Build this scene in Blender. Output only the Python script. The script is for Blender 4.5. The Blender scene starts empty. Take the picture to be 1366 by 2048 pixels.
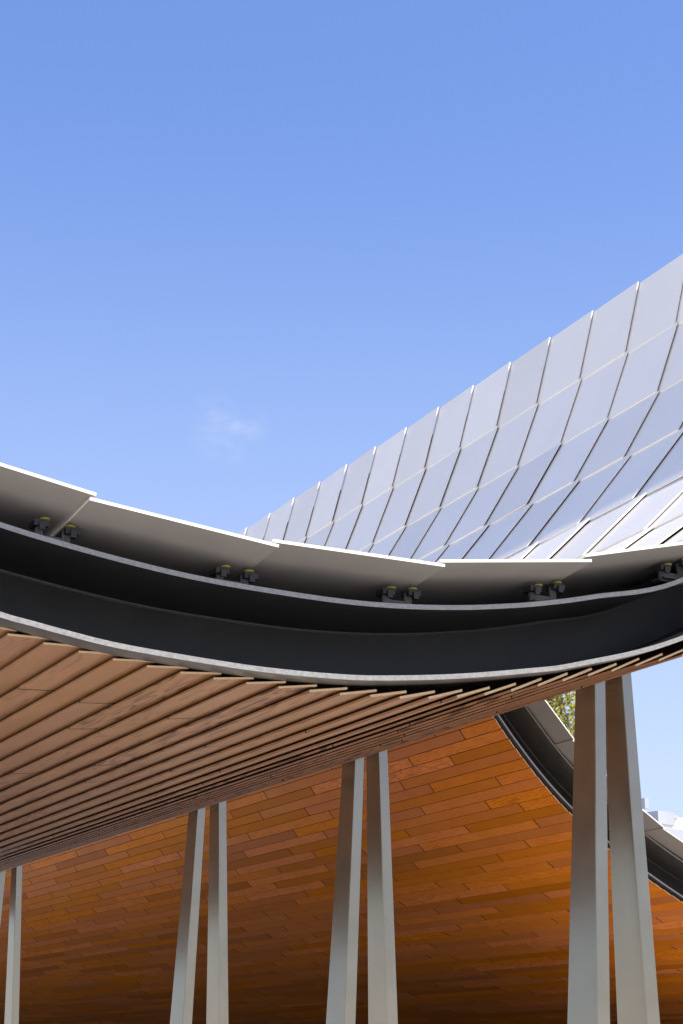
import bpy, bmesh, math, random
import numpy as np
from mathutils import Vector

rnd = random.Random(11)
scene = bpy.context.scene
col = scene.collection

# ------------------------------------------------------------------ camera
EYE = 1.6
cam_d = bpy.data.cameras.new('camera')
cam = bpy.data.objects.new('camera', cam_d); col.objects.link(cam)
FPX = 3395.0
TH = math.atan(1106 / FPX)                      # pitch above the horizon
cam.location = (0, 0, EYE)
cam.rotation_euler = (math.pi / 2 + TH, 0, 0)
cam_d.sensor_fit = 'HORIZONTAL'; cam_d.sensor_width = 36.0
cam_d.lens = 36.0 * FPX / 1366
cam_d.clip_start = 0.05; cam_d.clip_end = 6000
scene.camera = cam

# ------------------------------------------------------------------ light
SUN_AZ, SUN_EL = math.radians(116), math.radians(49)
world = bpy.data.worlds.new('World'); scene.world = world; world.use_nodes = True
wn = world.node_tree; wn.nodes.clear()
wo = wn.nodes.new('ShaderNodeOutputWorld'); wb = wn.nodes.new('ShaderNodeBackground')
sky = wn.nodes.new('ShaderNodeTexSky'); sky.sky_type = 'NISHITA'; sky.sun_disc = False
sky.sun_elevation = SUN_EL; sky.sun_rotation = SUN_AZ
sky.altitude = 0; sky.air_density = 1.0; sky.dust_density = 0.4; sky.ozone_density = 6.0
wb.inputs['Strength'].default_value = 0.12
# thin wisps of cloud
tc = wn.nodes.new('ShaderNodeTexCoord'); mp = wn.nodes.new('ShaderNodeMapping')
mp.inputs['Scale'].default_value = (11.0, 11.0, 20.0); mp.inputs['Location'].default_value = (0.35, 0.2, 0.3)
nz = wn.nodes.new('ShaderNodeTexNoise'); nz.inputs['Scale'].default_value = 2.2; nz.inputs['Detail'].default_value = 7
nz.inputs['Roughness'].default_value = 0.6
cr = wn.nodes.new('ShaderNodeMath'); cr.operation = 'MULTIPLY'
cd = wn.nodes.new('ShaderNodeVectorMath'); cd.operation = 'DISTANCE'; cd.inputs[1].default_value = (-0.066, 0.932, 0.357)
cm = wn.nodes.new('ShaderNodeMapRange'); cm.interpolation_type = 'SMOOTHSTEP'; cm.inputs['From Min'].default_value = 0.005; cm.inputs['From Max'].default_value = 0.028
cm.inputs['To Min'].default_value = 0.30; cm.inputs['To Max'].default_value = 0.0
mx = wn.nodes.new('ShaderNodeMixRGB'); mx.inputs['Color2'].default_value = (5.2, 5.5, 6.0, 1)
L = wn.links.new
L(tc.outputs['Generated'], mp.inputs['Vector']); L(mp.outputs['Vector'], nz.inputs['Vector'])
L(tc.outputs['Generated'], cd.inputs[0]); L(cd.outputs['Value'], cm.inputs['Value']); L(cm.outputs['Result'], cr.inputs[0])
cn = wn.nodes.new('ShaderNodeMapRange'); cn.interpolation_type = 'SMOOTHSTEP'; cn.inputs['From Min'].default_value = 0.38; cn.inputs['From Max'].default_value = 0.72
L(nz.outputs['Fac'], cn.inputs['Value']); L(cn.outputs['Result'], cr.inputs[1])
# the haze thickens towards the horizon, all round
sx = wn.nodes.new('ShaderNodeSeparateXYZ'); L(tc.outputs['Generated'], sx.inputs[0])
hz = wn.nodes.new('ShaderNodeMapRange'); hz.interpolation_type = 'SMOOTHSTEP'
hz.inputs['From Min'].default_value = 0.0; hz.inputs['From Max'].default_value = 0.56; hz.inputs['To Min'].default_value = 0.54; hz.inputs['To Max'].default_value = 0.0
L(sx.outputs['Z'], hz.inputs['Value'])
ad = wn.nodes.new('ShaderNodeMath'); ad.operation = 'ADD'; ad.use_clamp = True
L(cr.outputs[0], ad.inputs[0]); L(hz.outputs['Result'], ad.inputs[1]); L(ad.outputs[0], mx.inputs['Fac'])
# soften the sky's contrast between horizon and zenith, as the photograph's exposure does
bw = wn.nodes.new('ShaderNodeRGBToBW'); L(sky.outputs['Color'], bw.inputs['Color'])
pw = wn.nodes.new('ShaderNodeMath'); pw.operation = 'POWER'; pw.inputs[1].default_value = -0.40; L(bw.outputs['Val'], pw.inputs[0])
tn = wn.nodes.new('ShaderNodeVectorMath'); tn.operation = 'MULTIPLY'; tn.inputs[1].default_value = (1.56, 1.50, 1.72)
sc = wn.nodes.new('ShaderNodeVectorMath'); sc.operation = 'SCALE'
L(sky.outputs['Color'], tn.inputs[0]); L(tn.outputs[0], sc.inputs[0]); L(pw.outputs[0], sc.inputs['Scale'])
L(sc.outputs[0], mx.inputs['Color1']); L(mx.outputs['Color'], wb.inputs['Color'])
L(wb.outputs['Background'], wo.inputs['Surface'])

sun_d = bpy.data.lights.new('sun', 'SUN'); sun = bpy.data.objects.new('sun', sun_d); col.objects.link(sun)
sun_d.energy = 4.5; sun_d.angle = math.radians(0.53); sun_d.color = (1.0, 0.95, 0.87)
sdir = Vector((math.sin(SUN_AZ) * math.cos(SUN_EL), math.cos(SUN_AZ) * math.cos(SUN_EL), math.sin(SUN_EL)))
sun.rotation_euler = sdir.to_track_quat('Z', 'Y').to_euler(); sun.location = sdir * 40

scene.view_settings.view_transform = 'Standard'; scene.view_settings.look = 'None'
scene.view_settings.gamma = 1.0; scene.view_settings.exposure = 0.6
scene.view_settings.use_curve_mapping = False
scene.cycles.max_bounces = 8; scene.cycles.diffuse_bounces = 5; scene.cycles.glossy_bounces = 4

# ------------------------------------------------------------------ frame of the building
# D: direction in which planks and panels run; N: horizontal, square to D
A = math.atan(1902 / (FPX / math.cos(TH)))
Dv = np.array([-math.sin(A), math.cos(A), 0.0]); Nv = np.array([math.cos(A), math.sin(A), 0.0]); Zv = np.array([0, 0, 1.0])
def W(n, t, z):                                 # section coordinates (z above eye) -> world
    return Nv * n + Dv * t + Zv * (z + EYE)
CF = np.array([0, math.cos(TH), math.sin(TH)]); CU = np.array([0, -math.sin(TH), math.cos(TH)])
def pix(p):
    q = p - np.array([0, 0, EYE]); w = q @ CF
    if w < 0.1: return (-9e3, -9e3)
    return 683 + FPX * q[0] / w, 1024 - FPX * (q @ CU) / w
def seen_area(pts):                             # how much of the picture a quad covers
    P = [pix(p) for p in pts]
    if min(p[0] for p in P) > 1366 or max(p[0] for p in P) < 0 or min(p[1] for p in P) > 2048 or max(p[1] for p in P) < 0: return 0
    P = [(min(max(x, -60), 1430), min(max(y, -60), 2110)) for x, y in P]
    a = 0
    for i in range(len(P)):
        x0, y0 = P[i]; x1, y1 = P[(i + 1) % len(P)]; a += x0 * y1 - x1 * y0
    return abs(a) / 2

# ------------------------------------------------------------------ materials
def mat(name):
    m = bpy.data.materials.new(name); m.use_nodes = True
    return m, m.node_tree.nodes, m.node_tree.links, m.node_tree.nodes['Principled BSDF']
def nd(ns, t, **kw):
    n = ns.new(t)
    for k, v in kw.items(): setattr(n, k, v)
    return n
def math_node(ns, ls, op, a, b=None):
    m = ns.new('ShaderNodeMath'); m.operation = op
    for i, v in enumerate((a, b)):
        if v is None: continue
        if hasattr(v, 'is_output'): ls.new(v, m.inputs[i])
        else: m.inputs[i].default_value = v
    return m.outputs[0]

def wood(name, base, dark, light, rough, coat, vary, rings=0.2, spec=0.5):
    m, ns, ls, bs = mat(name)
    geo = ns.new('ShaderNodeNewGeometry')
    tone = ns.new('ShaderNodeAttribute'); tone.attribute_name = 'tone'
    rot = ns.new('ShaderNodeVectorRotate'); rot.rotation_type = 'Z_AXIS'; rot.inputs['Angle'].default_value = -A
    ls.new(geo.outputs['Position'], rot.inputs['Vector'])
    off = ns.new('ShaderNodeCombineXYZ')
    k = math_node(ns, ls, 'MULTIPLY', tone.outputs['Fac'], 731.0)
    ls.new(k, off.inputs['X']); ls.new(k, off.inputs['Y']); ls.new(k, off.inputs['Z'])
    add = ns.new('ShaderNodeVectorMath'); add.operation = 'ADD'
    ls.new(rot.outputs['Vector'], add.inputs[0]); ls.new(off.outputs['Vector'], add.inputs[1])
    mp = ns.new('ShaderNodeMapping'); mp.inputs['Scale'].default_value = (9, 0.9, 9)
    ls.new(add.outputs[0], mp.inputs['Vector'])
    # growth rings: distorted bands stretched along the plank
    n1 = nd(ns, 'ShaderNodeTexNoise'); n1.inputs['Scale'].default_value = 1.0; n1.inputs['Detail'].default_value = 2
    ls.new(mp.outputs['Vector'], n1.inputs['Vector'])
    ring = math_node(ns, ls, 'SINE', math_node(ns, ls, 'MULTIPLY', n1.outputs['Fac'], 70.0))
    ring = math_node(ns, ls, 'MULTIPLY', math_node(ns, ls, 'ADD', ring, 1.0), 0.5)
    ring = math_node(ns, ls, 'POWER', ring, 3.0)
    ring = math_node(ns, ls, 'MULTIPLY', ring, math_node(ns, ls, 'MULTIPLY', math_node(ns, ls, 'POWER', tone.outputs['Fac'], 2.0), 3.0))
    # fine fibres
    mp2 = ns.new('ShaderNodeMapping'); mp2.inputs['Scale'].default_value = (160, 3.0, 160)
    ls.new(add.outputs[0], mp2.inputs['Vector'])
    n2 = nd(ns, 'ShaderNodeTexNoise'); n2.inputs['Scale'].default_value = 1.0; n2.inputs['Detail'].default_value = 4
    ls.new(mp2.outputs['Vector'], n2.inputs['Vector'])
    # slow blotches
    n3 = nd(ns, 'ShaderNodeTexNoise'); n3.inputs['Scale'].default_value = 2.3; n3.inputs['Detail'].default_value = 3
    ls.new(add.outputs[0], n3.inputs['Vector'])
    g = math_node(ns, ls, 'ADD', math_node(ns, ls, 'MULTIPLY', ring, rings), math_node(ns, ls, 'MULTIPLY', n2.outputs['Fac'], 0.30))
    g = math_node(ns, ls, 'ADD', g, math_node(ns, ls, 'MULTIPLY', n3.outputs['Fac'], 0.35))
    r1 = ns.new('ShaderNodeValToRGB')
    r1.color_ramp.elements[0].position = 0.12; r1.color_ramp.elements[0].color = (*light, 1)
    r1.color_ramp.elements[1].position = 0.85; r1.color_ramp.elements[1].color = (*dark, 1)
    e = r1.color_ramp.elements.new(0.42); e.color = (*base, 1)
    ls.new(g, r1.inputs['Fac'])
    hs = ns.new('ShaderNodeHueSaturation')
    wn_ = ns.new('ShaderNodeTexWhiteNoise'); wn_.noise_dimensions = '1D'; ls.new(k, wn_.inputs['W'])
    ls.new(math_node(ns, ls, 'ADD', 1.0 - vary, math_node(ns, ls, 'MULTIPLY', tone.outputs['Fac'], 2 * vary)), hs.inputs['Value'])
    ls.new(math_node(ns, ls, 'ADD', 0.4965, math_node(ns, ls, 'MULTIPLY', wn_.outputs['Value'], 0.007)), hs.inputs['Hue'])
    ls.new(math_node(ns, ls, 'ADD', 0.94, math_node(ns, ls, 'MULTIPLY', wn_.outputs['Value'], 0.10)), hs.inputs['Saturation'])
    ls.new(r1.outputs['Color'], hs.inputs['Color']); ls.new(hs.outputs['Color'], bs.inputs['Base Color'])
    bs.inputs['Roughness'].default_value = rough
    bs.inputs['Specular IOR Level'].default_value = spec
    bs.inputs['Coat Weight'].default_value = coat; bs.inputs['Coat Roughness'].default_value = 0.3
    bp = ns.new('ShaderNodeBump'); bp.inputs['Strength'].default_value = 0.25; bp.inputs['Distance'].default_value = 0.002
    ls.new(g, bp.inputs['Height']); ls.new(bp.outputs['Normal'], bs.inputs['Normal'])
    return m

M = {}
M['wood_near'] = wood('brown_cedar', (0.305, 0.150, 0.068), (0.12, 0.050, 0.020), (0.385, 0.202, 0.100), 0.45, 0.12, 0.10, 0.32)
M['wood_far'] = wood('orange_cedar', (0.51, 0.150, 0.017), (0.27, 0.068, 0.009), (0.60, 0.196, 0.026), 0.52, 0.0, 0.30, 0.12, 0.25)  # more saturated orange than the near planks

def end_grain():
    m, ns, ls, bs = mat('plank_end_grain')
    t = ns.new('ShaderNodeTexNoise'); t.inputs['Scale'].default_value = 60; t.inputs['Detail'].default_value = 4
    r = ns.new('ShaderNodeValToRGB'); r.color_ramp.elements[0].color = (0.52, 0.35, 0.20, 1); r.color_ramp.elements[1].color = (0.74, 0.55, 0.34, 1)
    g = ns.new('ShaderNodeNewGeometry'); ls.new(g.outputs['Position'], t.inputs['Vector'])
    ls.new(t.outputs['Fac'], r.inputs['Fac']); ls.new(r.outputs['Color'], bs.inputs['Base Color']); bs.inputs['Roughness'].default_value = 0.75
    return m
M['end'] = end_grain()

def painted(name, c1, c2, metallic, r0, r1, scale=6, bump=0.0, bscale=90, tone_vary=0.0, spec=0.5):
    m, ns, ls, bs = mat(name)
    g = ns.new('ShaderNodeNewGeometry')
    t = ns.new('ShaderNodeTexNoise'); t.inputs['Scale'].default_value = scale; t.inputs['Detail'].default_value = 6; t.inputs['Roughness'].default_value = 0.62
    ls.new(g.outputs['Position'], t.inputs['Vector'])
    r = ns.new('ShaderNodeValToRGB'); r.color_ramp.elements[0].position = 0.3; r.color_ramp.elements[1].position = 0.7
    r.color_ramp.elements[0].color = (*c1, 1); r.color_ramp.elements[1].color = (*c2, 1)
    ls.new(t.outputs['Fac'], r.inputs['Fac'])
    out = r.outputs['Color']
    if tone_vary:
        a = ns.new('ShaderNodeAttribute'); a.attribute_name = 'tone'
        h = ns.new('ShaderNodeHueSaturation'); ls.new(out, h.inputs['Color'])
        ls.new(math_node(ns, ls, 'ADD', 1 - tone_vary, math_node(ns, ls, 'MULTIPLY', a.outputs['Fac'], 2 * tone_vary)), h.inputs['Value'])
        out = h.outputs['Color']
    ls.new(out, bs.inputs['Base Color'])
    mr = ns.new('ShaderNodeMapRange'); mr.inputs['To Min'].default_value = r0; mr.inputs['To Max'].default_value = r1
    ls.new(t.outputs['Fac'], mr.inputs['Value']); ls.new(mr.outputs['Result'], bs.inputs['Roughness'])
    bs.inputs['Metallic'].default_value = metallic
    bs.inputs['Specular IOR Level'].default_value = spec
    if bump:
        t2 = ns.new('ShaderNodeTexNoise'); t2.inputs['Scale'].default_value = bscale; t2.inputs['Detail'].default_value = 3
        ls.new(g.outputs['Position'], t2.inputs['Vector'])
        b = ns.new('ShaderNodeBump'); b.inputs['Strength'].default_value = bump; b.inputs['Distance'].default_value = 0.002
        ls.new(t2.outputs['Fac'], b.inputs['Height']); ls.new(b.outputs['Normal'], bs.inputs['Normal'])
    return m
M['joint_shade'] = painted('board_end_shade', (0.012, 0.008, 0.006), (0.02, 0.013, 0.01), 0.0, 0.7, 0.9)  # near-black board ends paint in the shade of the joint gaps
M['under'] = painted('flange_underside_lit', (0.085, 0.078, 0.072), (0.12, 0.11, 0.10), 0.2, 0.30, 0.42, 8)  # lightened paint stands in for ground light reflected under the flanges
M['weld'] = painted('weld_bead', (0.05, 0.05, 0.05), (0.09, 0.088, 0.085), 0.2, 0.4, 0.6, 60, 0.5, 200)
M['panel_back'] = painted('panel_backing', (0.27, 0.255, 0.242), (0.31, 0.295, 0.28), 0.1, 0.35, 0.5, 2)
M['beam'] = painted('dark_beam_paint', (0.011, 0.0115, 0.0115), (0.019, 0.0195, 0.019), 0.0, 0.34, 0.48, 5, 0.25, 140, spec=0.32)
M['edge'] = painted('bare_flange_edge', (0.22, 0.21, 0.195), (0.34, 0.325, 0.30), 0.45, 0.35, 0.55, 70, 0.3, 220)
M['panel'] = painted('anodised_panel', (0.92, 0.845, 0.725), (0.95, 0.88, 0.765), 0.05, 0.32, 0.44, 1.3, 0.0, 0, 0.065, spec=0.35)
M['column'] = painted('satin_column_paint', (0.295, 0.262, 0.205), (0.335, 0.300, 0.238), 0.85, 0.16, 0.26, 4, 0.03, 60)
M['deck'] = painted('dark_membrane', (0.02, 0.02, 0.022), (0.035, 0.035, 0.037), 0, 0.7, 0.9)
M['plate'] = painted('galvanised_plate', (0.07, 0.07, 0.065), (0.13, 0.13, 0.12), 0.2, 0.45, 0.65, 30)
M['clamp'] = painted('black_clamp', (0.015, 0.016, 0.022), (0.03, 0.03, 0.035), 0, 0.4, 0.6)
M['pad'] = painted('yellow_pad', (0.20, 0.18, 0.02), (0.28, 0.25, 0.03), 0, 0.5, 0.7)
M['ground'] = painted('pale_paving', (0.60, 0.54, 0.455), (0.66, 0.60, 0.51), 0, 0.7, 0.9, 0.8)
M['floor'] = painted('light_absorbing_floor', (0.022, 0.020, 0.018), (0.040, 0.036, 0.032), 0, 0.5, 0.7, 1.5)  # near-black so the added slab throws little light upwards
M['white'] = painted('white_render', (0.74, 0.74, 0.72), (0.82, 0.82, 0.80), 0, 0.7, 0.9, 0.5)
M['cream'] = painted('cream_render', (0.62, 0.56, 0.40), (0.70, 0.64, 0.47), 0, 0.7, 0.9, 0.5)
M['grey'] = painted('grey_cladding', (0.36, 0.37, 0.42), (0.42, 0.43, 0.48), 0, 0.5, 0.7, 0.5)
M['glass'] = painted('window_glass', (0.04, 0.05, 0.06), (0.06, 0.07, 0.08), 0, 0.05, 0.12)
M['bark'] = painted('bark', (0.10, 0.08, 0.06), (0.18, 0.15, 0.11), 0, 0.8, 0.95, 12, 0.6, 30)
def leafmat():
    m, ns, ls, bs = mat('spring_leaf')
    a = ns.new('ShaderNodeAttribute'); a.attribute_name = 'tone'
    r = ns.new('ShaderNodeValToRGB'); r.color_ramp.elements[0].color = (0.16, 0.18, 0.015, 1); r.color_ramp.elements[1].color = (0.55, 0.47, 0.05, 1)
    ls.new(a.outputs['Fac'], r.inputs['Fac']); ls.new(r.outputs['Color'], bs.inputs['Base Color']); bs.inputs['Roughness'].default_value = 0.55
    tr = ns.new('ShaderNodeBsdfTranslucent'); ls.new(r.outputs['Color'], tr.inputs['Color'])
    ms = ns.new('ShaderNodeMixShader'); ms.inputs['Fac'].default_value = 0.45
    o = ns['Material Output']; ls.new(bs.outputs[0], ms.inputs[1]); ls.new(tr.outputs[0], ms.inputs[2]); ls.new(ms.outputs[0], o.inputs['Surface'])
    return m
M['leaf'] = leafmat()

# ------------------------------------------------------------------ mesh helpers
class MB:
    def __init__(s): s.v = []; s.f = []; s.m = []; s.t = []
    def hexa(s, p, mats=(0,) * 6, tone=0.5):
        # p: 4 bottom corners then the 4 above them; faces: bottom, top, 4 sides (01, 12, 23, 30)
        b = len(s.v); s.v += [tuple(q) for q in p]
        fs = [(3, 2, 1, 0), (4, 5, 6, 7), (0, 1, 5, 4), (1, 2, 6, 5), (2, 3, 7, 6), (3, 0, 4, 7)]
        for f, m in zip(fs, mats): s.f.append(tuple(b + i for i in f)); s.m.append(m); s.t.append(tone)
    def box(s, lo, hi, mats=(0,) * 6, tone=0.5, fn=None):
        (a, b, c), (d, e, f) = lo, hi
        p = [(a, b, c), (d, b, c), (d, e, c), (a, e, c), (a, b, f), (d, b, f), (d, e, f), (a, e, f)]
        s.hexa([fn(*q) for q in p] if fn else p, mats, tone)
    def quad(s, p, m=0, tone=0.5):
        b = len(s.v); s.v += [tuple(q) for q in p]; s.f.append(tuple(range(b, b + len(p)))); s.m.append(m); s.t.append(tone)
    def build(s, name, mats, parent=None, kind=None, origin=None, fix=True):
        V = np.array(s.v); c = V.mean(0) if origin is None else np.array(origin)
        me = bpy.data.meshes.new(name); me.from_pydata((V - c).tolist(), [], s.f)
        for m in mats: me.materials.append(m)
        me.polygons.foreach_set('material_index', s.m)
        at = me.attributes.new('tone', 'FLOAT', 'FACE'); at.data.foreach_set('value', s.t)
        if fix:
            bm = bmesh.new(); bm.from_mesh(me); bmesh.ops.recalc_face_normals(bm, faces=bm.faces); bm.to_mesh(me); bm.free()
        me.update()
        o = bpy.data.objects.new(name, me); col.objects.link(o)
        if parent: o.parent = parent; c = c - np.array(parent['wpos'])
        o.location = c
        if origin is None or parent is None: o['wpos'] = V.mean(0).tolist() if origin is None else list(origin)
        else: o['wpos'] = list(origin)
        if kind: o['kind'] = kind
        return o
def empty(name, pos, label, cat, group=None):
    o = bpy.data.objects.new(name, None); col.objects.link(o); o.location = pos; o['wpos'] = list(pos)
    o.empty_display_size = 0.3
    o['label'] = label; o['category'] = cat; o['kind'] = 'thing'
    if group: o['group'] = group
    return o
def tag(o, label, cat, group=None):
    o['label'] = label; o['category'] = cat; o['kind'] = 'thing'
    if group: o['group'] = group

class Curve:                                    # smooth polyline in the section plane, by arclength
    def __init__(s, pts, step=0.02):
        P = np.array(pts, float); d = np.r_[0, np.cumsum(np.hypot(*np.diff(P, axis=0).T))]
        # Catmull-Rom through the points
        out = []
        for i in range(len(P) - 1):
            p0 = P[max(i - 1, 0)]; p1 = P[i]; p2 = P[i + 1]; p3 = P[min(i + 2, len(P) - 1)]
            k = max(2, int((d[i + 1] - d[i]) / step))
            for j in range(k):
                u = j / k
                out.append(0.5 * (2 * p1 + (p2 - p0) * u + (2 * p0 - 5 * p1 + 4 * p2 - p3) * u * u + (3 * p1 - p0 - 3 * p2 + p3) * u ** 3))
        out.append(P[-1]); s.P = np.array(out)
        s.d = np.r_[0, np.cumsum(np.hypot(*np.diff(s.P, axis=0).T))]; s.len = s.d[-1]
    def at(s, a):
        if a < 0: return s.P[0] + (s.P[1] - s.P[0]) / np.hypot(*(s.P[1] - s.P[0])) * a
        if a > s.len: return s.P[-1] + (s.P[-1] - s.P[-2]) / np.hypot(*(s.P[-1] - s.P[-2])) * (a - s.len)
        return np.array([np.interp(a, s.d, s.P[:, 0]), np.interp(a, s.d, s.P[:, 1])])
    def nrm(s, a):                              # upward normal
        v = s.at(a + 0.05) - s.at(a - 0.05); v /= np.hypot(*v); return np.array([-v[1], v[0]]) if v[0] > 0 else np.array([v[1], -v[0]])
    def of_n(s, n): return np.interp(n, s.P[:, 0], s.d)
    def off(s, a, h): return s.at(a) + s.nrm(a) * h

T0 = 6.3227          # end plane of the near roof
T1 = 17.16           # end plane of the far roof
# ------------------------------------------------------------------ ground
g = MB(); g.quad([(-2500, -2500, 0), (2500, -2500, 0), (2500, 2500, 0), (-2500, 2500, 0)])
ground = g.build('ground', [M['ground']], kind='structure', origin=(0, 0, 0), fix=False)

fl = MB(); fl.box((4.2, 18.6, -EYE + 0.004), (27.2, 80.0, -EYE + 0.06), fn=W)
fl.build('unseen_shade_floor', [M['floor']], kind='structure')  # unseen dark slab, added to darken the far soffit

# ------------------------------------------------------------------ near roof
near = empty('canopy_roof', W(4, T0, -EYE), 'wave roof in front, curling from its sagging brown plank underside up to tall silver panels', 'roof', 'wave roofs of the pavilion')
tips = [(1.854, 1.631), (2.07, 1.602), (2.211, 1.586), (2.356, 1.572), (2.497, 1.560), (2.64, 1.550), (2.782, 1.541), (2.923, 1.536), (3.067, 1.533), (3.214, 1.533),
        (3.361, 1.536), (3.508, 1.543), (3.658, 1.553), (3.782, 1.566), (3.92, 1.586), (4.06, 1.611), (4.2, 1.641), (4.337, 1.676), (4.477, 1.714), (4.614, 1.751),
        (4.745, 1.786), (4.893, 1.826), (5.014, 1.864)]
def sm(x, a, b): u = min(1, max(0, (x - a) / (b - a))); return u * u * (3 - 2 * u)
tips = [(n, z - 0.014 * sm(n, 3.0, 4.4)) for n, z in tips]
S_NEAR = Curve([(-2.0, 2.62), (-1, 2.36), (0, 2.05), (0.8, 1.85), (1.4, 1.715)] + tips +
               [(5.20, 1.900), (5.36, 1.954), (5.6, 2.07), (6.0, 2.32), (6.5, 2.63), (7.05, 3.0), (7.65, 3.45), (8.3, 4.05), (8.87, 4.72), (9.3, 5.42), (9.6, 6.18), (9.83, 6.95)])
PITCH = 0.1475
s_ref = S_NEAR.of_n(2.07)                       # a plank ends here
# joints read from the photograph: (row, t)
NEAR_LEN, FAR_LEN = 2.68, 2.86
NEAR_PH = {-1: 8.5, 0: 7.7, 1: 9.05, 2: 7.1, 3: 8.5, 4: 7.13, 5: 7.69, 6: 9.03, 7: 7.17, 8: 8.53, 9: 9.09, 10: 7.76, 11: 8.56, 12: 7.23, 13: 8.57, 14: 9.14, 15: 7.79, 16: 7.24, 17: 7.61, 18: 9.43, 19: 8.03}
FAR_PH = {-1: 17.97, 0: 19.43, 1: 18.54, 2: 20.0, 3: 19.40, 4: 17.94, 5: 19.99, 6: 18.53, 7: 17.92, 8: 19.39, 9: 17.94, 10: 19.98, 11: 18.52, 12: 19.36, 13: 19.98, 14: 18.54, 15: 17.95,
          16: 19.99, 17: 18.56, 18: 19.42, 19: 17.97, 20: 18.55, 21: 19.43, 22: 20.0, 23: 18.6, 24: 18.02, 25: 19.48, 26: 18.61, 27: 18.03, 28: 20.08, 29: 18.63, 30: 18.06}
PLANK_TH = 0.0085
def near_row(k):
    a1 = s_ref + k * PITCH; a0 = a1 - PITCH - 0.034
    r = S_NEAR.at(a1); l = S_NEAR.at(a0) - S_NEAR.nrm(a0) * 0.027
    return l, r, S_NEAR.nrm((a0 + a1) / 2)
def plank(mb, l, r, nv, t0, t1, tone, end=1, th=PLANK_TH):
    lt, rt = l + nv * th, r + nv * th
    p = [W(l[0], t0, l[1]), W(r[0], t0, r[1]), W(r[0], t1, r[1]), W(l[0], t1, l[1]),
         W(lt[0], t0, lt[1]), W(rt[0], t0, rt[1]), W(rt[0], t1, rt[1]), W(lt[0], t1, lt[1])]
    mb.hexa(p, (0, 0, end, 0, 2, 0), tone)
    return p
def runs(tstart, tend, phase, length):          # boards of one length, rows staggered
    t = phase
    while t - length > tstart: t -= length
    pts = [tstart] + ([t] if t - tstart > 0.12 else [])
    while pts[-1] < tend: t += length; pts.append(t)
    pts[-1] = tend
    return [(pts[i], pts[i + 1]) for i in range(len(pts) - 1) if pts[i + 1] - pts[i] > 0.05]
def lay(parent, name, stuff_name, todo, mats, limit=290):
    # todo: (area, builder) - the largest become single parts, the rest one mass
    todo.sort(key=lambda q: -q[0])
    rest = MB()
    for i, (a, fn) in enumerate(todo):
        if i < limit and a > 12:
            mb = MB(); fn(mb); mb.build(name, mats, parent)
        else: fn(rest)
    if rest.v: rest.build(stuff_name, mats, parent, kind='stuff')

todo = []
k0 = int(-s_ref / PITCH) + 2; k1 = int((S_NEAR.len - s_ref) / PITCH)
for k in range(k0, k1):
    l, r, nv = near_row(k)
    vis = 0 <= k + 2 and r[0] < 5.75
    tbeg = T0 if r[0] < 6.05 else 3.6           # unseen stretch added to the rising side to shade the columns
    for (ta, tb) in runs(tbeg, 21.0, NEAR_PH.get(k, (7.15, 7.75, 8.55, 9.12)[(k * 7 + k // 3) % 4]), NEAR_LEN):
        tone = min(1, max(0, rnd.gauss(0.5, 0.22)))
        ta_ = ta + (rnd.uniform(-0.004, 0.004) if ta == tbeg else 0.006)
        ar = seen_area([W(l[0], ta_, l[1]), W(r[0], ta_, r[1]), W(r[0], tb, r[1]), W(l[0], tb, l[1])]) if vis else 0
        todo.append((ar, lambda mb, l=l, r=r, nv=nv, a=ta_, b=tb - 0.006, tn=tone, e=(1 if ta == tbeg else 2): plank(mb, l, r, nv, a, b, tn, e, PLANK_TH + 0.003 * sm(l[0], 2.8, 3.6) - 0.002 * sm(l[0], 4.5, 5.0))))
lay(near, 'soffit_plank', 'planking', todo, [M['wood_near'], M['end'], M['joint_shade']])

# --- steel edge channel, traced in the end plane
def sweep(mb, sec_fn, ns_, tmats):
    # sec_fn(i) -> list of (n,t,z) closed loop; joined along i
    rings = [sec_fn(i) for i in ns_]
    b = len(mb.v); m = len(rings[0])
    for r in rings: mb.v += [tuple(W(*q)) for q in r]
    for i in range(len(rings) - 1):
        for j in range(m):
            a = b + i * m + j; c = b + i * m + (j + 1) % m
            mb.f.append((a, c, c + m, a + m)); mb.m.append(tmats[j]); mb.t.append(0.5)
    mb.f.append(tuple(b + j for j in range(m))); mb.m.append(tmats[1]); mb.t.append(0.5)
    e = b + (len(rings) - 1) * m; mb.f.append(tuple(e + j for j in reversed(range(m)))); mb.m.append(tmats[1]); mb.t.append(0.5)
topb = [(1.794, 1.995), (2.035, 1.956), (2.316, 1.920), (2.601, 1.893), (2.879, 1.881), (3.297, 1.877), (3.618, 1.893), (3.901, 1.923), (4.113, 1.955), (4.332, 1.995), (4.639, 2.067), (5.175, 2.220)]
botb = [(1.817, 1.636), (1.934, 1.618), (2.095, 1.594), (2.331, 1.566), (2.788, 1.543), (3.039, 1.540), (3.297, 1.547), (3.49, 1.561), (3.857, 1.606), (4.245, 1.672), (4.541, 1.736), (5.152, 1.929)]
def ext(base, off):                             # carry a traced edge on beyond the frame, parallel to the soffit
    lft = [tuple(S_NEAR.off(S_NEAR.of_n(n), off)) for n in (-1.9, -1.2, -0.2, 0.6, 1.2)]
    rgt = [tuple(S_NEAR.off(S_NEAR.of_n(n), off)) for n in (6.1, 6.8, 7.5, 8.1, 8.7, 9.15, 9.5, 9.75)]
    return Curve(lft + base + rgt, 0.05)
C_TOP, C_BOT = ext(topb, 0.345), ext(botb, 0.010)
WB = 0.49
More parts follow.
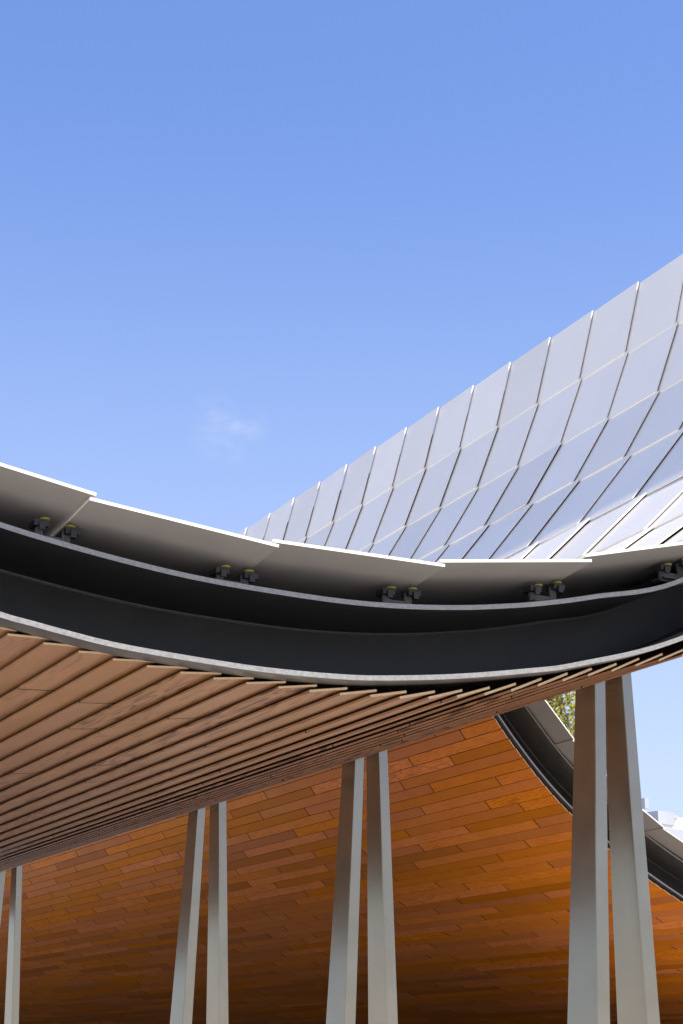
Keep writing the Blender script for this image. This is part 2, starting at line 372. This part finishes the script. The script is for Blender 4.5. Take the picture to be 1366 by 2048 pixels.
def channel(parent, ct, cb, tf, nn, th=0.022, soffit_mat=0):
    """parent roof, curves of the flange undersides, plane of the flange fronts"""
    def fr(c, i): a = c.len * i / nn; return c.at(a), c.nrm(a)
    web = MB()
    def sec(i):
        (q, n2) = fr(cb, i); a_ = ct.of_n(q[0] + n2[0] * 0.3); p, n1 = ct.at(a_), ct.nrm(a_)   # straight across from the lower flange
        p = p + n1 * (th + 0.075); q = q + n2 * 0.024
        return [(q[0], tf + WB, q[1]), (p[0], tf + WB, p[1]), (p[0], tf + WB + 0.02, p[1]), (q[0], tf + WB + 0.02, q[1])]
    sweep(web, sec, range(nn + 1), (0, 0, 0, 0))
    wo_ = web.build('channel_web', [M['beam'], M['edge']], parent)
    up = MB()
    def sec(i):
        p, n1 = fr(ct, i); q = p + n1 * th
        return [(p[0], tf, p[1]), (q[0], tf, q[1]), (q[0], tf + WB - 0.002, q[1]), (p[0], tf + WB - 0.002, p[1])]
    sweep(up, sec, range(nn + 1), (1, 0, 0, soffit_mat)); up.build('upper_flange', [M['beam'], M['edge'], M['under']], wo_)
    wd = MB()
    def sec(i):
        p, n1 = fr(ct, i); k = 0.007
        return [(p[0] - n1[0] * 0.001, tf + WB - 0.003 - 0.011, p[1] - n1[1] * 0.001), (p[0] - n1[0] * k, tf + WB - 0.010, p[1] - n1[1] * k), (p[0] - n1[0] * 0.013, tf + WB - 0.003, p[1] - n1[1] * 0.013), (p[0] - n1[0] * 0.001, tf + WB - 0.003, p[1] - n1[1] * 0.001)]
    sweep(wd, sec, range(nn + 1), (0, 0, 0, 0)); wd.build('weld_bead', [M['weld'], M['weld']], wo_)
    lo = MB()
    def sec(i):
        p, n1 = fr(cb, i); q = p + n1 * th; r_ = p + n1 * 0.015; s_ = p + n1 * 0.03
        return [(p[0], tf, p[1]), (q[0], tf, q[1]), (s_[0], tf + 0.118, s_[1]), (s_[0], tf + WB - 0.002, s_[1]), (r_[0], tf + WB - 0.002, r_[1]), (r_[0], tf + 0.115, r_[1]), (p[0], tf + 0.112, p[1])]
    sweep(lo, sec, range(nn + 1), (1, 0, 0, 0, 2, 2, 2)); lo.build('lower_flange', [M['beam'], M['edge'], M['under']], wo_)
    return wo_
channel(near, C_TOP, C_BOT, T0 - 0.12, 170)

# --- roof deck between planks and panels
def deck(parent, c, a0, a1, off, t0, t1, nn):
    mb = MB()
    def sec(i):
        a = a0 + (a1 - a0) * i / nn; p = c.off(a, off); q = c.off(a, off + 0.05)
        return [(p[0], t0, p[1]), (q[0], t0, q[1]), (q[0], t1, q[1]), (p[0], t1, p[1])]
    sweep(mb, sec, range(nn + 1), (0, 0, 0, 0)); return mb.build('roof_deck', [M['deck']], parent)
deck(near, S_NEAR, 0.1, S_NEAR.len - 0.1, 0.20, T0 + 0.47, 21.0, 110)

# --- silver panels
TS = T0 - 0.30
PTH = 0.013
# (left n,z) (right n,z) of each row of panels, top face, at the free front edge
rows = [((-1.8, 3.16), (-0.97, 2.96)), ((-1.0, 2.94), (-0.17, 2.71)),
        ((-0.20, 2.69), (0.58, 2.48)), ((0.55, 2.46), (1.345, 2.277)), ((1.32, 2.258), (2.119, 2.135)), ((2.093, 2.114), (2.917, 2.038)), ((2.887, 2.057), (3.716, 2.064)),
        ((3.691, 2.081), (4.501, 2.195)), ((4.466, 2.214), (5.27, 2.412)), ((5.240, 2.425), (6.01, 2.735)), ((5.985, 2.738), (6.70, 3.120)), ((6.686, 3.126), (7.350, 3.610)),
        ((7.337, 3.614), (7.965, 4.205)), ((7.952, 4.207), (8.535, 4.910)), ((8.523, 4.910), (8.955, 5.600)), ((8.944, 5.596), (9.235, 6.325)), ((9.224, 6.316), (9.44, 7.10))]
SHIFT = {16: 0.03, 15: 0.0, 14: -0.02, 13: -0.11, 12: -0.26, 11: -0.35}
LP = 0.735
def panel(mb, l, r, ta, tb, raise_near, tone, drop=0.0):
    l, r = np.array(l), np.array(r); u = (r - l) / np.hypot(*(r - l)); nv = np.array([-u[1], u[0]])
    if nv[1] < 0: nv = -nv
    up = nv * raise_near; dn = -nv * PTH
    c = [(l + up, ta), (r + up, ta), (r - nv * drop, tb), (l - nv * drop, tb)]
    mb.hexa([W(p[0] + dn[0], t, p[1] + dn[1]) for p, t in c] + [W(p[0], t, p[1]) for p, t in c], (1, 0, 0, 0, 0, 0), tone)
def panels(parent, rows, ts, tref, tend, shift, want, lift=0.028, early=99, ts2=0, slope=0.0):
    todo = []
    for i, (l, r) in enumerate(rows):
        off = shift.get(i, -0.35); j = math.ceil((ts + 0.25 - tref - off) / LP)
        if i >= early: j = math.ceil((ts2 + 0.25 - tref - off) / LP)
        t = ts if i < early else ts2; first = True
        while t < tend:
            tn = tref + off + LP * j; j += 1
            tone = min(1, max(0, rnd.gauss(0.5, 0.25))); wob = rnd.uniform(-0.004, 0.004)
            u = np.array(r) - np.array(l); u = u / np.hypot(*u)
            if not first:                       # settle behind the free edge: no lift carried over
                pass
            ar = want(i, first) * seen_area([W(l[0], t, l[1]), W(r[0], t, r[1]), W(r[0], tn, r[1]), W(l[0], tn, l[1])])
            todo.append((ar, lambda mb, l=l, r=r, a=t, b=tn + 0.02, tn_=tone, lf=(0.0 if first else lift + wob), dr=(slope if first else 0.0): panel(mb, l, r, a, b, lf, tn_, dr)))
            t = tn; first = False
    lay(parent, 'roof_panel', 'panel_field', todo, [M['panel'], M['panel_back']], 200)
panels(near, rows, TS, 11.63, 21.0, SHIFT, lambda i, first: 1.0 if (i >= 11 or (first and 3 <= i <= 10)) else 0.0, early=10, ts2=3.3, slope=0.085)  # rows from early on run out of view, added to shade the columns

# --- brackets that carry the panels on the channel
def bracket(parent, n, ct, panel_z, tf, slope):
    p = ct.at(ct.of_n(n)); base = p[1] + 0.024
    top = panel_z - 0.030 - 0.042             # the free panels slope down on to the channel
    b = MB()
    b.box((n - 0.080, tf + 0.085, base - 0.01), (n + 0.066, tf + 0.097, base + 0.50 * (top - base)), fn=W)
    b.box((n - 0.075, tf + 0.060, base + 0.001), (n + 0.075, tf + 0.16, base + 0.009), fn=W)
    b.box((n - 0.082, tf + 0.0845, base), (n - 0.05, tf + 0.0975, top + 0.002 - slope * 0.066), fn=W)
    b.box((n + 0.03, tf + 0.0845, base), (n + 0.066, tf + 0.0975, top + 0.002 + slope * 0.05), fn=W)
    o = b.build('panel_bracket', [M['plate']], parent)
    for s in (-1, 1):
        c = MB(); nn = n + s * 0.066; zz = top + slope * s * 0.066
        c.box((nn - 0.030, tf + 0.055, zz - 0.016), (nn + 0.030, tf + 0.125, zz + 0.008), fn=W)
        c.box((nn - 0.012, tf + 0.043, zz - 0.034), (nn + 0.012, tf + 0.0545, zz - 0.002), fn=W)
        c.build('clamp', [M['clamp']], o)
        d = MB(); a = 12
        ring = [(nn - s * 0.012 + 0.020 * math.cos(2 * math.pi * q / a), tf + 0.055 + 0.020 * math.sin(2 * math.pi * q / a)) for q in range(a)]
        lo_ = [W(x, y, zz + 0.009) for x, y in ring]; hi_ = [W(x, y, zz + 0.015) for x, y in ring]
        d.quad(lo_); d.quad(hi_)
        for q in range(a): d.quad([lo_[q], lo_[(q + 1) % a], hi_[(q + 1) % a], hi_[q]])
        d.build('pad', [M['pad']], o)
for n, pz, sl in ((1.32, 2.258, -0.2), (2.106, 2.12, -0.12), (2.90, 2.040, -0.04), (3.70, 2.066, 0.07), (4.483, 2.197, 0.2), (5.25, 2.415, 0.3)):
    bracket(near, n - 0.06, C_TOP, pz - 0.06 * sl, T0 - 0.115, sl)

# ------------------------------------------------------------------ far roof
far = empty('canopy_roof', W(13, T1, -EYE), 'second wave roof behind the columns, glowing orange planks falling away under a black edge channel', 'roof', 'wave roofs of the pavilion')
S_FAR = Curve([(9.62, 6.50), (9.77, 6.34), (10.08, 5.82), (10.51, 5.12), (10.96, 4.43), (11.35, 3.89), (11.99, 3.21), (12.65, 2.69), (13.22, 2.33), (13.92, 1.96), (14.83, 1.56),
               (16.07, 1.12), (16.84, 0.88), (18.0, 0.60), (19.5, 0.32), (21.0, 0.14), (22.5, 0.0), (24.0, -0.2), (25.4, -0.6), (26.6, -1.1), (27.4, -1.58)])  # falling end invented out of view to keep light off the underside
FP = 0.149
s_far = S_FAR.of_n(11.35)
def far_row(k):
    a0 = s_far + k * FP; a1 = a0 + FP - 0.0115
    l = S_FAR.at(a0); r = S_FAR.at(a1) - S_FAR.nrm(a1) * 0.007
    return l, r, S_FAR.nrm(a0)
todo = []
for k in range(int(-s_far / FP) + 1, int((S_FAR.len - s_far) / FP) - 1):
    l, r, nv = far_row(k)
    phi = math.degrees(math.atan2(r[1], r[0])); vis = phi < 20.3
    for (ta, tb) in runs(T1, 62.0, FAR_PH.get(k, (17.94, 18.53, 19.40, 20.0)[(k * 3 + k // 4) % 4]), FAR_LEN):
        tone = min(1, max(0, rnd.gauss(0.5, 0.24)))
        ta_ = ta + (rnd.uniform(-0.004, 0.004) if ta == T1 else 0.009)
        ar = seen_area([W(l[0], ta_, l[1]), W(r[0], ta_, r[1]), W(r[0], tb, r[1]), W(l[0], tb, l[1])]) if vis else 0
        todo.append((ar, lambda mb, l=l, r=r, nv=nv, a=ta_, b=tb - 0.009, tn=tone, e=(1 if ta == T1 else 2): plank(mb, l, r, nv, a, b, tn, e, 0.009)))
lay(far, 'soffit_plank', 'planking', todo, [M['wood_far'], M['end'], M['joint_shade']])
def far_curve(off): return Curve([tuple(S_FAR.off(a, off)) for a in np.linspace(0.4, S_FAR.len - 0.4, 40)], 0.05)
channel(far, far_curve(0.450), far_curve(0.046), T1 - 0.03, 120, 0.02, 2)  # far upper flange takes the lightened underside too
deck(far, S_FAR, 0.1, S_FAR.len - 0.1, 0.22, T1 + 0.47, 95.0, 90)  # deck run on unseen past the planks to keep light out
frows = []
F_TOP = far_curve(0.49); a_lap = F_TOP.of_n(12.13)
for i in range(-5, 12):
    a0, a1 = a_lap + i * 0.82, a_lap + (i + 1) * 0.82
    if a0 < 0.05 or a1 > F_TOP.len: continue
    l = F_TOP.at(a0 - 0.01); r = F_TOP.at(a1 + 0.02) + F_TOP.nrm(a1) * 0.018
    frows.append((tuple(l), tuple(r)))
panels(far, frows, T1 - 0.40, T1, 62.0, {}, lambda i, first: 1.0 if first else 0.0)

# ------------------------------------------------------------------ columns
def blade(nt, nb, wt, wb_, dt, db, tp, label):
    """leaning tapered blade: nt/nb = left face at z=1.95 / z=0.25, widths and depths likewise"""
    def at(z):
        u = (z - 0.25) / 1.70
        return nb + (nt - nb) * u, wb_ + (wt - wb_) * u, db + (dt - db) * u
    bm = bmesh.new(); rings = []
    ztop = float(S_NEAR.at(S_NEAR.of_n(nt + 0.03))[1]) + 0.03
    c = 0.004
    for z in (-EYE + 0.02, 0.0, ztop):
        n0, w, dpt = at(z)
        loop = [(n0 + c, tp), (n0 + w - c, tp), (n0 + w, tp + c), (n0 + w, tp + dpt - c), (n0 + w - c, tp + dpt), (n0 + c, tp + dpt), (n0, tp + dpt - c), (n0, tp + c)]
        rings.append([bm.verts.new(W(n, t, z) - base_of(nb, tp)) for n, t in loop])
    for a_, b_ in zip(rings, rings[1:]):
        for j in range(8): bm.faces.new((a_[j], a_[(j + 1) % 8], b_[(j + 1) % 8], b_[j]))
    bm.faces.new(rings[-1]); bm.faces.new(rings[0][::-1])
    bmesh.ops.recalc_face_normals(bm, faces=bm.faces)
    me = bpy.data.meshes.new('steel_column'); bm.to_mesh(me); bm.free(); me.materials.append(M['column'])
    o = bpy.data.objects.new('steel_column', me); col.objects.link(o)
    bp = base_of(nb, tp); o.location = bp; o['wpos'] = list(bp)
    tag(o, label, 'column', 'tapered twin columns under the front roof')
    f = MB(); n0, w, dpt = at(-EYE)
    f.box((n0 - 0.05, tp - 0.05, -EYE + 0.002), (n0 + w + 0.05, tp + dpt + 0.05, -EYE + 0.02), fn=W)
    f.build('base_plate', [M['plate']], o)
    return o
def base_of(nb, tp): return W(nb + 0.04, tp + 0.12, -EYE)
LAB = {0: ('widest steel column, its top crossing in front of its twin', 'wide steel column with open sky along its leaning edge'),
       1: ('mid-sized steel column leaning right, in the pair under the middle of the sagging roof', 'mid-sized steel column leaning left, in the pair under the middle of the sagging roof'),
       2: ('slim steel column leaning clearly rightwards, between the thin pair and the middle pair', 'slim near-vertical steel column beside its leaning twin, between the thin pair and the middle pair'),
       3: ('thin steel column cut off by the edge of the photo, in the farthest pair', 'thinnest steel column seen whole, in the farthest pair')}
for i, tp in enumerate((7.217, 9.90, 12.53, 17.77)):
    blade(5.375, 5.294, 0.074, 0.083, 0.177, 0.257, tp, LAB[i][0])
    blade(5.557, 5.605 if i < 3 else 5.605, 0.070, 0.083, 0.174, 0.253, tp, LAB[i][1])

# ------------------------------------------------------------------ things beyond
def cam_pt(x, y, dist):                         # a place as seen along one bearing, at a given distance
    r = np.array([(x - 683) / FPX, 0, 0]) + CU * (1024 - y) / FPX + CF
    return r * (dist / r[1]) + np.array([0, 0, EYE])
def building(name, cx, cy, w, dpt, h, rz, label, wall, roofm, win_rows, win_cols, extras=None):
    root = empty(name, (cx, cy, 0), label, 'building')
    root.rotation_euler = (0, 0, rz)
    def put(mb, nm, mats, par=root):
        o = mb.build(nm, mats, None, origin=(0, 0, 0)); o.parent = par; o.location = (0, 0, 0); return o
    b = MB(); b.box((-w / 2, 0, 0), (w / 2, dpt, h)); put(b, 'wall', [M[wall]])
    p = MB(); p.box((-w / 2 - 0.15, -0.15, h + 0.003), (w / 2 + 0.15, dpt + 0.15, h + 0.9)); put(p, 'parapet', [M[roofm]])
    for r_ in range(win_rows):
        for c_ in range(win_cols):
            x = -w / 2 + w * (c_ + 0.5) / win_cols; z = h - 2.6 - 3.2 * r_
            f = MB()
            for lo, hi in (((-0.75, -0.06, -0.8), (-0.65, 0.03, 0.8)), ((0.65, -0.06, -0.8), (0.75, 0.03, 0.8)), ((-0.65, -0.06, -0.8), (0.65, 0.03, -0.7)), ((-0.65, -0.06, 0.7), (0.65, 0.03, 0.8))):
                f.box(tuple(np.array(lo) + (x, 0, z)), tuple(np.array(hi) + (x, 0, z)))
            fo = put(f, 'window', [M['grey']])
            gl = MB(); gl.box((x - 0.645, -0.012, z - 0.695), (x + 0.645, 0.02, z + 0.695)); put(gl, 'pane', [M['glass']], fo)
    if extras: extras(root, put)
    return root
p = cam_pt(1330, 1641, 120)
def ex1(root, put):
    m = MB(); m.box((-1.15, 1, 16.0), (-1.05, 1.1, 19.6)); put(m, 'pole', [M['grey']])
building('apartment_building', p[0], p[1], 1.42, 9, p[2] - 0.9 + 0.6, math.radians(38), 'bright white flat-roofed block beyond the far roof edge', 'white', 'grey', 1, 1)
p = cam_pt(1291, 1606, 150)
building('stair_tower', p[0] - 0.0, p[1], 0.20, 3, p[2] - 0.5, math.radians(38), 'slim white tower just right of the nearest columns', 'white', 'grey', 1, 1)
p = cam_pt(1375, 1661, 100)
building('apartment_building', p[0], p[1], 3.1, 8, p[2] - 0.9, math.radians(30), 'low grey building with dark windows at the photo edge', 'grey', 'grey', 3, 2)
# cream house with a pitched roof
p = cam_pt(1366, 1636, 130)
hr = empty('gabled_house', (p[0], p[1], 0), 'cream house with a pitched end beside the white block', 'building')
hr.rotation_euler = (0, 0, math.radians(35))
hh = p[2]
b = MB(); b.box((-1.5, 0, 0), (2.5, 9, hh - 1.2)); o = b.build('wall', [M['cream']], None, origin=(0, 0, 0)); o.parent = hr; o.location = (0, 0, 0)
b = MB(); P = [(-1.5, 0, hh - 1.197), (2.5, 0, hh - 1.197), (2.5, 0, hh), (-0.6, 0, hh)]
b.hexa([P[0], P[1], (2.5, 9, hh - 1.197), (-1.5, 9, hh - 1.197), P[3], P[2], (2.5, 9, hh), (-0.6, 9, hh)]); o = b.build('roof', [M['cream']], None, origin=(0, 0, 0)); o.parent = hr; o.location = (0, 0, 0)
b = MB(); b.box((-0.3, 1, hh + 0.002), (0.5, 2, hh + 0.35)); o2 = b.build('chimney', [M['grey']], None, origin=(0, 0, 0)); o2.parent = o; o2.location = (0, 0, 0)

# ------------------------------------------------------------------ tree
def tree(name, base, height, crown_c, crown_r, nleaf, leaf, label, seed, cat='tree'):
    rr = random.Random(seed); root = empty(name, base, label, cat)
    bm = bmesh.new()
    def limb(a, b, r0, r1, k=7):
        a, b = Vector(a), Vector(b); ax = (b - a).normalized(); u = ax.orthogonal().normalized(); v = ax.cross(u)
        R0 = [bm.verts.new(a + (u * math.cos(2 * math.pi * i / k) + v * math.sin(2 * math.pi * i / k)) * r0) for i in range(k)]
        R1 = [bm.verts.new(b + (u * math.cos(2 * math.pi * i / k) + v * math.sin(2 * math.pi * i / k)) * r1) for i in range(k)]
        for i in range(k): bm.faces.new((R0[i], R0[(i + 1) % k], R1[(i + 1) % k], R1[i]))
    cc = Vector(crown_c) - Vector(base); fork = Vector((0, 0, cc.z - crown_r[2] * 0.8))
    limb((0, 0, 0), fork, 0.28, 0.2); limb(fork, cc + Vector((0, 0, crown_r[2] * 0.6)), 0.2, 0.04)
    ends = []
    for i in range(26):
        u = rr.random(); s = fork.lerp(cc + Vector((0, 0, crown_r[2] * 0.6)), u * 0.9)
        th = rr.uniform(0, 2 * math.pi); q = rr.uniform(0.5, 0.95)
        e = cc + Vector((math.cos(th) * crown_r[0] * q, math.sin(th) * crown_r[1] * q, rr.uniform(-0.85, 0.85) * crown_r[2]))
        e = s.lerp(e, 0.9); m_ = s.lerp(e, 0.5) + Vector((0, 0, 0.25))
        limb(s, m_, 0.06, 0.035, 5); limb(m_, e, 0.035, 0.012, 5); ends += [m_, e, m_.lerp(e, 0.5)]
        for j in range(3):
            f = e + Vector((rr.uniform(-0.4, 0.4), rr.uniform(-0.4, 0.4), rr.gauss(0, 0.4))); limb(m_.lerp(e, rr.uniform(0.3, 1)), f, 0.014, 0.005, 4); ends.append(f)
    me = bpy.data.meshes.new('trunk'); bm.to_mesh(me); bm.free(); me.materials.append(M['bark'])
    o = bpy.data.objects.new('trunk', me); col.objects.link(o); o.parent = root
    mb = MB()
    for i in range(nleaf):
        e = rr.choice(ends); c = e + Vector((rr.uniform(-0.32, 0.32), rr.uniform(-0.32, 0.32), rr.gauss(0, 0.26)))
        ax = Vector((rr.gauss(0, 1), rr.gauss(0, 1), rr.gauss(0, 1))).normalized(); s = ax.orthogonal().normalized(); s2 = ax.cross(s)
        l = leaf * rr.uniform(0.7, 1.3)
        mb.quad([c - s * l, c + s2 * l * 0.55, c + s * l, c - s2 * l * 0.55], 0, rr.random())
    o = mb.build('crown', [M['leaf']], None, origin=(0, 0, 0), fix=False); o.parent = root; o.location = (0, 0, 0)
    return root
c = cam_pt(1088, 1360, 42)
tree('broadleaf_tree', (c[0], c[1], 0), 14, tuple(c), (1.15, 1.15, 2.2), 5200, 0.055, 'sparse yellow-green tree seen through the gap beside the nearest columns', 5)
